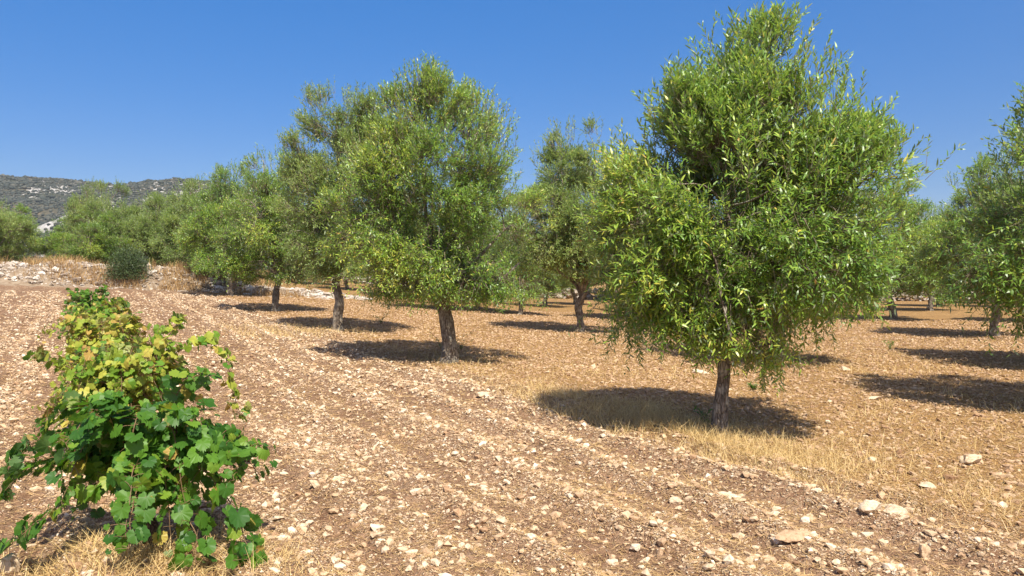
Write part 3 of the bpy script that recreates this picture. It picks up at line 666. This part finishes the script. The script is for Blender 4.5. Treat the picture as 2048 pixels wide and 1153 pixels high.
    return mb, P

def trunk_mb(path, r0, r1, forkp, lobes, P, seed, nbr=70, flare=.5):
    """tapered, flared trunk, a limb into each lobe and thin branches on to the sprays"""
    rng = np.random.default_rng(seed + 50); mb = MB()
    pp = bez(path, 22); h = np.linspace(0, 1, 22)
    rr = r0 + (r1 - r0) * h; rr = rr * (1 + flare * np.exp(-h * 9))
    tube(mb, pp, rr, 22, 0, 0, .34, seed, 5)
    fk = pp[-1]; ends = []
    lob = lob7(lobes)
    for k in range(len(lob)):
        c = lob[k, :3] + rng.normal(0, .12, 3); st = pp[-1 - int(rng.integers(0, 4))]
        md = st * .45 + c * .55 + np.array([rng.normal(0, .12), rng.normal(0, .12), -.12 + rng.normal(0, .1)])
        q = st * .8 + c * .2 + np.array([0, 0, .05])
        lp = bez([st - (c - st) * .02, q, md, c], 12); rb = r1 * rng.uniform(.5, .72) * min(1, (np.linalg.norm(c - st) + .4) / 1.8)
        tube(mb, lp, np.linspace(rb, rb * .28, 12), 8, 0, 0, .18, seed + k); ends.append((lp, rb))
    idx = rng.choice(len(P), min(nbr, len(P)), replace=False)
    allp = np.concatenate([lp[3:] for lp, _ in ends])
    for t in P[idx]:
        d = np.linalg.norm(allp - t, axis=1); s = allp[np.argmin(d + rng.random(len(d)) * .35)]
        if np.linalg.norm(t - s) < .15: continue
        md = s * .5 + t * .5 + rng.normal(0, .06, 3) + np.array([0, 0, .05])
        lp = bez([s, md, t], 7); tube(mb, lp, np.linspace(.016, .004, 7), 5, 0)
    return mb

def olive(proto_name, lobes, path, r0, r1, nspray, nleaf, leaf, seed, kind, mat, label, group, loc, **kw):
    root = empty('olive_tree', loc)
    nbr = kw.pop('nbr', 70)
    cb, P = crown(lobes, nspray, nleaf, leaf, seed, kind, **kw)
    trunk_mb(path, r0, r1, None, lobes, P, seed, nbr).build('trunk', [M_BARK], root, (0,))
    cb.build('crown', [mat, M_TWIG], root)
    tag(root, label, 'olive tree', group)
    return root
def gz(x, y): return float(base_h(x, y)) - 0.02
GR = 'olive trees of the grove'

LA = [(.36, 0, 2.35, 1.2, 1.25, 1.05, 1.0), (.40, .05, 3.35, .68, .75, .62), (1.0, .1, 2.5, .66, .85, .65), (-.52, .1, 2.2, .68, .9, .85), (-.78, .2, 1.5, .48, .6, .42), (-.12, 0, 3.05, .64, .7, .6),
      (.0, -.5, 1.5, .48, .45, .42), (.95, .1, 1.6, .48, .6, .42), (.98, 0, 3.1, .55, .6, .5, 1.3), (1.65, 0, 2.85, .55, .4, .22, .45), (.08, -.25, 1.06, .22, .22, .30, 1.7), (-.4, -.2, 1.15, .25, .3, .28, .9), (.42, -.2, 1.18, .24, .25, .26, 1.0), (.45, 0, 3.95, .34, .35, .25, 1.5), (.15, 0, 3.85, .3, .35, .25, 1.0)]
olive('A', LA, [(0, 0, -.08), (0, 0, .25), (.04, 0, .6), (.06, 0, 1.0), (.16, 0, 1.45)], .074, .060, 8600, 13, (.088, .0175), 101, 6, M_OLIVE,
      'nearest olive tree with full tall crown drooping low over a slim trunk', GR, (2.2, 8.3, gz(2.2, 8.3)), gap=.345, yellow=.10, sprl=(.14, .30), nbr=150, zlow=1.15, zhigh=3.3, clusters=96, csize=.90, floor=.74)
LB = [(-.2, 0, 3.2, 1.3, 1.3, 1.35), (-.4, 0, 4.45, .75, .75, .65, 1.4), (.4, 0, 4.0, .7, .75, .7), (-1.1, 0, 3.6, .6, .7, .7), (.85, 0, 2.4, .8, .9, .9), (-1.2, 0, 2.6, .8, .95, 1.0), (-1.25, -.3, 1.7, .68, .7, .5), (1.15, 0, 1.75, .55, .7, .5), (-.1, -.7, 1.9, .7, .6, .55), (.3, .5, 1.8, .8, .7, .6), (-.6, -.5, 1.45, .5, .5, .35), (.6, -.5, 1.45, .5, .5, .35)]
olive('B', LB, [(0, 0, -.08), (.02, 0, .3), (-.03, 0, .7), (-.1, 0, 1.05), (-.22, 0, 1.35)], .132, .105, 8600, 12, (.090, .020), 202, 4, M_OLIVE,
      'olive tree with thick pale trunk leaning left beneath a broad domed crown', GR, (-1.17, 14.4, gz(-1.17, 14.4)), gap=.37, yellow=.05, nbr=150, zlow=1.2, zhigh=4.2, clusters=104, csize=1.0, sprl=(.15, .34), floor=1.3)
LC = [(0.1, 0, 3.6, 1.5, 1.55, 1.6), (-.3, 0, 5.45, .85, .8, .7, 1.3), (.8, 0, 5.5, .8, .7, .65, 1.3), (-.72, 0, 4.3, .85, .9, .95, 1.2), (.9, 0, 2.6, .9, .9, .9), (-.8, 0, 2.5, .9, .9, .9), (.7, -.4, 1.5, .8, .8, .5), (-.9, 0, 1.8, .6, .7, .5), (-1.3, 0, 4.3, .3, .4, .4, .6), (-1.0, 0, 3.2, .65, .8, .8)]
LC = [(q[0] + .36,) + tuple(q[1:]) for q in LC]
olive('C', LC, [(0, 0, -.08), (0, 0, .4), (.05, 0, .8), (-.05, 0, 1.2), (.05, 0, 1.5)], .115, .095, 9000, 11, (.098, .022), 303, 4, M_OLIVE_GREY,
      'greyish twiggy olive tree with ragged sparse top just behind the broad domed one', GR, (-4.56, 20.6, gz(-4.56, 20.6)), gap=.40, nbr=190, zlow=1.4, zhigh=4.8, clusters=115, csize=1.0, floor=1.5, sprl=(.15, .36))

def generic(seed, mat, loc, label, group, h=5.4, rad=1.6, lowz=1.25, gap=.37, yellow=0.0, nspray=6600, wide=1.0):
    rng = np.random.default_rng(seed)
    L = [(0, 0, h * .55, rad * .85, rad * .85, h * .25)]
    for k in range(6):
        a = k / 6 * 6.283 + rng.normal(0, .3); q = rad * rng.uniform(.5, .72) * wide
        L.append((math.cos(a) * q, math.sin(a) * q, h * rng.uniform(.36, .62), rad * rng.uniform(.42, .6), rad * rng.uniform(.42, .6), h * rng.uniform(.13, .19)))
    for k in range(3):
        a = k / 3 * 6.283 + rng.normal(0, .4); q = rad * rng.uniform(.15, .5)
        L.append((math.cos(a) * q, math.sin(a) * q, h * rng.uniform(.76, .86), rad * rng.uniform(.3, .46), rad * rng.uniform(.3, .46), h * rng.uniform(.10, .14)))
    for k in range(5):
        a = k / 5 * 6.283 + rng.normal(0, .4); q = rad * rng.uniform(.45, .75) * wide
        L.append((math.cos(a) * q, math.sin(a) * q, lowz + h * rng.uniform(.04, .10), rad * rng.uniform(.3, .42), rad * rng.uniform(.3, .42), h * rng.uniform(.07, .1)))
    b = rng.normal(0, .1, 6)
    return olive('generic', L, [(0, 0, -.1), (b[0] * .3, b[1] * .3, .35), (b[2], b[3], .8), (b[4], b[5], 1.25)], .12, .095, nspray, 10, (.11, .026), seed, 4, mat, label, group, loc,
                 gap=gap, yellow=yellow, nbr=90, zlow=lowz, zhigh=h * .75, clusters=86, csize=1.06, floor=lowz, sprl=(.15, .36))
# four further shapes, each used where it first stands, then copied
tD = generic(404, M_OLIVE, (-8.1, 27, gz(-8.1, 27)), 'rounded olive tree with flared trunk left of the greyish twiggy one', GR, 5.8, 1.8)
tH = generic(505, M_OLIVE_GREY, (2.05, 24, gz(2.05, 24)), 'tall narrow olive tree with forked trunk between the broad dome and nearest tree', GR, 6.6, 1.7, gap=.39, lowz=1.85, nspray=9500)
tI = generic(606, M_OLIVE, (14.6, 23.8, gz(14.6, 23.8)), 'olive tree with slanting trunk standing clear beside the nearest one', GR, 5.8, 1.75, yellow=-.05)
tL = generic(707, M_OLIVE_GREY, (-20.5, 46, gz(-20.5, 46)), 'bushy low-skirted olive tree beyond the rubble bank below the rocky spur', GR, 5.0, 1.9, lowz=.8, gap=.33)
SRC = [tD, tH, tI, tL]
FAR = 'far olive tree partly hidden among the trunks before the grey wall'
TREES = [  # x, y, source, scale xy, scale z, turn, label
 (7.95, 10.0, 2, .98, .97, 2.1, 'olive tree cut by the frame edge, its leafy side reaching in from right'),
 (11.4, 15.6, 1, 1.05, .72, .7, 'olive tree at the frame edge behind the side-reaching branches'),
 (5.50, 16.3, 0, .95, .92, 3.0, 'olive tree hidden behind the nearest crown, only its pale trunk foot showing'),
 (-12.6, 35.2, 2, 1.05, 1.05, 1.0, 'olive tree with thin pale trunk behind the rounded flared one'),
 (-16.6, 42.5, 3, 1.2, 1.15, 2.6, 'bushy olive tree ending the front row near the rubble bank'),
 (-14.6, 38.9, 0, .9, .86, 4.2, 'olive tree with drooping skirt between two thin pale trunks'),
 (-24.3, 46.5, 3, .95, 1.16, 1.9, 'round dark green olive tree standing against the rocky spur'),
 (-30.5, 46.0, 3, 1.15, .92, 3.3, 'olive tree cut by the left frame edge behind the bank'),
 (-22.8, 43.2, 0, .9, .68, 0.4, 'small low olive tree just behind the rubble bank'),
 (-27.6, 50.0, 2, 1.1, .72, 0.9, 'short hedge-like olive tree low between two rounder ones on the bank'),
 (-6.6, 44.5, 1, 1.0, .95, 1.2, FAR), (-10.5, 50, 0, 1.0, .95, 2.2, FAR), (-3.2, 34, 2, .95, .9, 5.2, 'olive tree with straight dark trunk seen left of the thick leaning trunk'),
 (-1.6, 36, 0, .85, .85, 3.9, 'olive tree with thin trunk seen right of the thick leaning trunk'),
 (.35, 33.5, 2, .8, .88, 2.9, 'low olive tree filling the gap beside the tall narrow one'), (1.9, 44.5, 3, .95, .9, .2, FAR), (5.1, 33.0, 1, 1.0, .9, 4.4, FAR), (-1.5, 53, 1, 1.1, 1, 5.5, FAR),
 (4.0, 50, 0, 1, 1, 1.6, FAR), (8.2, 42, 3, 1, .95, 2.7, FAR), (9.5, 30.0, 3, .9, .85, 4.9, FAR), (12.5, 52, 2, 1.05, 1, .8, FAR),
 (16.2, 33.5, 0, 1.25, 1.08, 2.0, 'pale green olive tree in the gap between nearest and slanting ones'), (22.6, 42.5, 1, 1.2, .9, 3.1, 'olive tree with upright trunk standing before the grey wall'),
 (19.3, 49, 3, .95, .9, 1.1, FAR), (26.5, 49, 2, 1, .95, 3.7, FAR), (30.5, 47, 0, 1, .95, 5.1, FAR), (33, 54, 1, 1.1, .95, .5, FAR), (17.5, 56, 0, 1.1, 1, 4.0, FAR), (24, 56, 3, 1, .95, 2.3, FAR),
 (21.5, 31.5, 2, 1.0, .9, 5.9, FAR), (-20, 53, 0, 1, .95, .3, FAR), (-14, 56, 3, 1.05, 1, 1.3, FAR), (-26, 57, 1, 1.2, .95, 2.4, FAR), (-34, 53, 0, 1.1, .85, 1.4, FAR), (-7, 60, 2, 1.1, 1, 4.6, FAR), (8, 61, 1, 1.2, .9, 3.3, FAR),
]
for x, y, k, sx, sz, rz, lb in TREES:
    o = copy_tree(SRC[k]); o.location = (x, y, gz(x, y)); o.scale = (sx, sx, sz); o.rotation_euler = (0, 0, rz)
    o['label'] = lb; o['group'] = 'far olive trees before the wall' if lb == FAR else GR

# ------------------------------------------------------------------ shrubs and weeds
def shrub(name, loc, h, r, n, mat, label, cat, seed, lf=(.06, .025)):
    rng = np.random.default_rng(seed); root = empty(name, loc); mb = MB(); st = MB()
    m = n // 10; d = norm(rng.normal(size=(m, 3)) + np.array([0, 0, .5])); d[:, 2] = np.abs(d[:, 2])
    e = d * np.array([r, r, h]) * (rng.random((m, 1)) ** .4)
    for q in e[:40]: tube(st, bez([(0, 0, 0), q * .5 + rng.normal(0, .03, 3), q], 5), np.linspace(.012, .003, 5), 5)
    P = (e[:, None, :] + rng.normal(0, .10 * h, (m, 10, 3))).reshape(-1, 3); P[:, 2] = np.maximum(P[:, 2], .02); k = len(P)
    D = norm(P * np.array([1, 1, .5]) + rng.normal(0, .5, (k, 3)) * h)
    add_leaves(mb, P, D, norm(np.array([0, 0, 1.0]) + rng.normal(0, .5, (k, 3))), lf[0] * rng.uniform(.6, 1.2, k), lf[1] * rng.uniform(.8, 1.2, k), rng.random(k), 4)
    mb.build('foliage', [mat], root); st.build('stem', [M_TWIG], root); tag(root, label, cat)
shrub('dark_shrub', (-18.3, 37.6, float(bank_h(-18.3, 37.6)) - .1), 1.55, .95, 11000, M_SHRUB, 'dark evergreen shrub growing against the rubble bank', 'shrub', 1, (.08, .035))
def weed(px, py, h, n, label, seed):
    x, y = place_px(px, py); rng = np.random.default_rng(seed); root = empty('weed', (x, y, float(H(x, y)))); mb = MB(); st = MB()
    for k in range(n):
        a = rng.random() * 6.283; tip = np.array([math.cos(a) * h * .6, math.sin(a) * h * .6, h * rng.uniform(.5, 1.0)]); pth = bez([(0, 0, 0), tip * np.array([.35, .35, .6]), tip], 8)
        tube(st, pth, np.linspace(.004, .0015, 8), 4)
        q = pth[1:].repeat(2, 0); m = len(q); D = norm(np.stack([rng.normal(size=m), rng.normal(size=m), rng.uniform(.1, .8, m)], -1))
        add_leaves(mb, q, D, norm(np.array([0, 0, 1.0]) + rng.normal(0, .3, (m, 3))), rng.uniform(.05, .09, m), rng.uniform(.012, .02, m), rng.random(m), 6)
    mb.build('foliage', [M_WEED], root); st.build('stem', [M_TWIG], root); tag(root, label, 'weed')
weed(1508, 782, .10, 9, 'small bright green weed in sunlight right of the nearest trunk', 1)
weed(1412, 852, .22, 5, 'dull green sprig in dry grass at the nearest trunk foot', 2)
weed(1780, 702, .28, 7, 'green sucker at the edge of the far shade band', 3)
weed(762, 648, .40, 9, 'leafy green sucker in shade under the greyish olive', 4)
weed(922, 702, .42, 6, 'thin twiggy sprig right of the thick leaning trunk', 5)
weed(882, 700, .40, 6, 'thin twiggy sprig left of the thick leaning trunk', 6)

# ------------------------------------------------------------------ grapevines
def vine_leaf_outline(rng):
    key = [(0, 1.0), (8, .90), (15, .92), (23, .84), (31, .80), (39, .88), (47, .88), (55, .95), (65, .85), (75, .82), (86, .74), (97, .79), (110, .80), (122, .72), (136, .68), (150, .58), (165, .40)]
    pts = []
    for a, r in key: pts.append((a, r))
    full = [(-a, r) for a, r in reversed(pts[1:])] + pts
    return np.array([[math.cos(R(a)) * r, math.sin(R(a)) * r, 0] for a, r in full])
OUT = vine_leaf_outline(None)
def add_vine_leaves(mb, P, D, Nrm, size, tint, rng):
    n = len(P); k = len(OUT)
    ang = np.arctan2(OUT[:, 1], OUT[:, 0]); rr = np.hypot(OUT[:, 0], OUT[:, 1])
    jag = 1 + rng.normal(0, .05, (n, k)); jag[:, ::2] += .055; jag[:, 1::2] -= .055
    x = OUT[None, :, 0] * jag; y = OUT[None, :, 1] * jag * rng.uniform(.85, 1.05, (n, 1))
    cup = rng.normal(-.10, .16, (n, 1)); fold = rng.uniform(.0, .42, (n, 1))
    z = cup * (x * x + y * y) + fold * np.abs(y) * .55 + 0.05 * np.cos(ang * 5.0)[None, :] * rr[None, :] + rng.normal(0, .03, (n, k)) - .18 * np.maximum(x, 0) ** 2 * rng.uniform(0, 1.4, (n, 1))
    # a mid ring gives the blade its relief
    T = np.concatenate([np.zeros((n, 1, 3)), np.stack([x * .5, y * .5, z * .38 + .012], -1), np.stack([x, y, z], -1)], 1)
    D = norm(D); B = norm(np.cross(Nrm, D)); Nn = np.cross(D, B)
    V = P[:, None, :] + (D[:, None, :] * T[..., :1] + B[:, None, :] * T[..., 1:2] + Nn[:, None, :] * T[..., 2:]) * size[:, None, None]
    f3 = np.array([[0, 1 + i, 2 + i] for i in range(k - 1)]); f4 = np.array([[1 + i, 1 + k + i, 2 + k + i, 2 + i] for i in range(k - 1)])
    off = (np.arange(n) * (1 + 2 * k))[:, None, None]
    # add triangles and quads against the same vertices
    mb.v.append(V.reshape(-1, 3))
    mb.f.append(((f3[None] + off).reshape(-1, 3) + mb.n, 0, np.repeat(tint, k - 1)))
    tq = np.clip(np.repeat(tint, k - 1) + np.tile(np.where(np.arange(k - 1) % 3 == 0, .05, 0.0), n) * (np.repeat(tint, k - 1) > .5), 0, 1)
    mb.f.append(((f4[None] + off).reshape(-1, 4) + mb.n, 0, tq)); mb.n += n * (1 + 2 * k)

def vine(loc, paths, ncane, spread, height, leafsz, tmean, tstd, seed, label, node=.06, brown=.03, ax=(1, 1), dense=.15, lowend=.35):
    rng = np.random.default_rng(seed); root = empty('grapevine', loc); st = MB(); cn = MB(); lf = MB()
    tube(st, bez([(0, 0, -.06), (.03, 0, .08), (-.03, .02, .2), (.02, 0, .34)], 14), np.linspace(.042, .03, 14) * (1 + .3 * np.exp(-np.linspace(0, 1, 14) * 6)), 10, 0, 0, .35, seed)
    canes = [np.asarray(p, float) for p in paths]
    for k in range(ncane):
        a = (k + rng.random()) / ncane * 6.283; q = spread * rng.uniform(.45, 1.0); hh = height * rng.uniform(.55, 1.0)
        dx, dy = math.cos(a) * q * ax[0], math.sin(a) * q * ax[1]
        endz = hh * rng.uniform(lowend, .98)
        canes.append(np.array([(0, 0, .26 + rng.random() * .1), (dx * .22, dy * .22, hh * .62), (dx * .6, dy * .6, hh), (dx, dy, endz)]))
    AP = []; AD = []; AN = []; AS = []; AT = []
    cen = np.array([0, 0, height * .35])
    for c in canes:
        ln = np.linalg.norm(np.diff(c, axis=0), axis=1).sum(); m = max(8, int(ln / node)); p = bez(c, m + 1)
        p = p + np.cumsum(rng.normal(0, .004, p.shape), 0); p[:, 2] = np.maximum(p[:, 2], .03)
        tube(cn, p, np.linspace(.0052, .002, len(p)), 6)
        for i in range(1, len(p)):
            for rep in range(1 + (rng.random() < .75) + (rng.random() < dense)):
                tg = p[i] - p[i - 1]; side = norm(np.cross(tg, (0, 0, 1)) + 1e-6) * (1 if (i + rep) % 2 else -1)
                pd = norm(side + norm(tg) * rng.uniform(-.2, .6) + np.array([0, 0, rng.uniform(-.15, .7)]) + rng.normal(0, .35, 3)); pl = rng.uniform(.03, .10)
                q = p[i] + pd * pl; q[2] = max(q[2], .04)
                tube(cn, np.array([p[i], p[i] + pd * pl * .5 + np.array([0, 0, .006]), q]), .0018, 4)
                out = norm((q - cen) * np.array([1, 1, .8]))
                ld = norm(pd * .45 + out * .35 + np.array([0, 0, rng.uniform(-1.6, -.2)]) + rng.normal(0, .35, 3))
                nn = norm(out * 1.1 + np.array([0, 0, .45]) + rng.normal(0, .5, 3)); nn = norm(nn - ld * (nn @ ld))
                AP.append(q); AD.append(ld); AN.append(nn)
                tipf = 1 - .45 * (i / len(p)) ** 3
                AS.append(leafsz * rng.choice([.5, .75, .95, 1.15, 1.3]) * rng.uniform(.9, 1.1) * tipf)
                tt = rng.normal(tmean, tstd) - .05 * (i / len(p)) + (.10 if i < len(p) * .3 else 0)
                AT.append(rng.uniform(.9, 1) if rng.random() < brown else min(.88, max(0, tt)))
    add_vine_leaves(lf, np.array(AP), np.array(AD), np.array(AN), np.array(AS), np.array(AT), rng)
    lf.build('foliage', [M_VINE], root, (0,)); cn.build('canes', [M_CANE], root, (0,)); st.build('stock', [M_VBARK], root, (0,))
    tag(root, label, 'grapevine', 'grapevines in a row')
    return root
def vz(x, y): return float(H(x, y))
vine((-2.14, 4.62, vz(-2.14, 4.62)), [
    [(0, 0, .3), (.2, -.05, .6), (.48, -.1, .66), (.56, -.15, .42)], [(0, 0, .3), (.25, -.1, .5), (.5, -.2, .35), (.66, -.3, .1), (.72, -.38, .03)], [(0, 0, .3), (-.3, 0, .62), (-.62, .05, .66), (-.86, 0, .45)],
    [(0, 0, .3), (-.25, -.1, .5), (-.6, -.1, .5), (-.8, -.2, .22)], [(0, 0, .3), (.1, .05, .7), (.2, .05, .95), (.36, 0, .98)], [(0, 0, .3), (0, -.1, .6), (-.1, -.15, .86), (-.15, -.3, .8)],
    [(0, 0, .3), (.05, -.15, .45), (.1, -.35, .35), (.15, -.5, .12)], [(0, 0, .3), (-.2, -.15, .4), (-.45, -.3, .25), (-.62, -.4, .08)], [(0, 0, .3), (.3, 0, .55), (.5, 0, .62), (.62, -.05, .58)],
    [(0, 0, .25), (.2, -.15, .35), (.42, -.3, .16), (.45, -.4, .05)]],
    22, .68, .86, .066, .23, .19, 1, 'dark green leafy grapevine, nearest in the row, with trailing shoots', node=.038, brown=.02, ax=(1.1, .85), dense=.7, lowend=.05)
vine((-3.15, 6.35, vz(-3.15, 6.35)), [
    [(0, 0, .3), (.3, 0, .8), (.62, 0, 1.05), (.84, 0, .95), (.92, 0, .6), (.98, 0, .45)], [(0, 0, .3), (.2, 0, .8), (.42, 0, 1.15), (.5, 0, 1.22)], [(0, 0, .3), (-.3, 0, .75), (-.6, 0, .92), (-.72, 0, .9)],
    [(0, 0, .3), (-.3, 0, .6), (-.5, 0, .55), (-.6, 0, .45)], [(0, 0, .3), (.1, .1, .7), (0.2, .1, 1.02), (.3, .1, 1.1)]],
    38, .62, 1.0, .054, .61, .16, 2, 'yellowing grapevine with one long cane arching over, behind the dark green one', node=.034, brown=.10, ax=(1, 1), dense=.4)
vine((-4.2, 8.15, vz(-4.2, 8.15)), [], 38, .52, 1.15, .048, .71, .13, 3, 'palest yellow grapevine in the middle of the row', node=.034, brown=.12, ax=(.9, 1.6), dense=.4)
vine((-5.3, 10.1, vz(-5.3, 10.1)), [], 34, .42, 1.15, .046, .57, .16, 4, 'yellow and green mottled grapevine behind the palest one', node=.034, brown=.08, ax=(.85, 1.8), dense=.4)
vine((-6.55, 12.2, vz(-6.55, 12.2)), [], 34, .40, 1.25, .046, .30, .13, 5, 'small dark green grapevine ending the row near the rubble bank', node=.036, brown=.04, ax=(.85, 1.6), dense=.4)

# ------------------------------------------------------------------ air
def air():
    mb = MB(); x0, x1, y0, y1, z0, z1 = -2200, 2000, -300, 2000, -12, 190
    V = [(x0, y0, z0), (x1, y0, z0), (x1, y1, z0), (x0, y1, z0), (x0, y0, z1), (x1, y0, z1), (x1, y1, z1), (x0, y1, z1)]
    mb.add(V, [(0, 3, 2, 1), (4, 5, 6, 7), (0, 1, 5, 4), (1, 2, 6, 5), (2, 3, 7, 6), (3, 0, 4, 7)])
    m, t, N, L = newmat('air'); v = N('ShaderNodeVolumePrincipled'); v.inputs['Color'].default_value = (.82, .9, 1, 1); v.inputs['Density'].default_value = .00010; v.inputs['Anisotropy'].default_value = .1
    o = N('ShaderNodeOutputMaterial'); L(v.outputs[0], o.inputs['Volume'])
    tag(mb.build('haze', [m]), kind='stuff')
air()
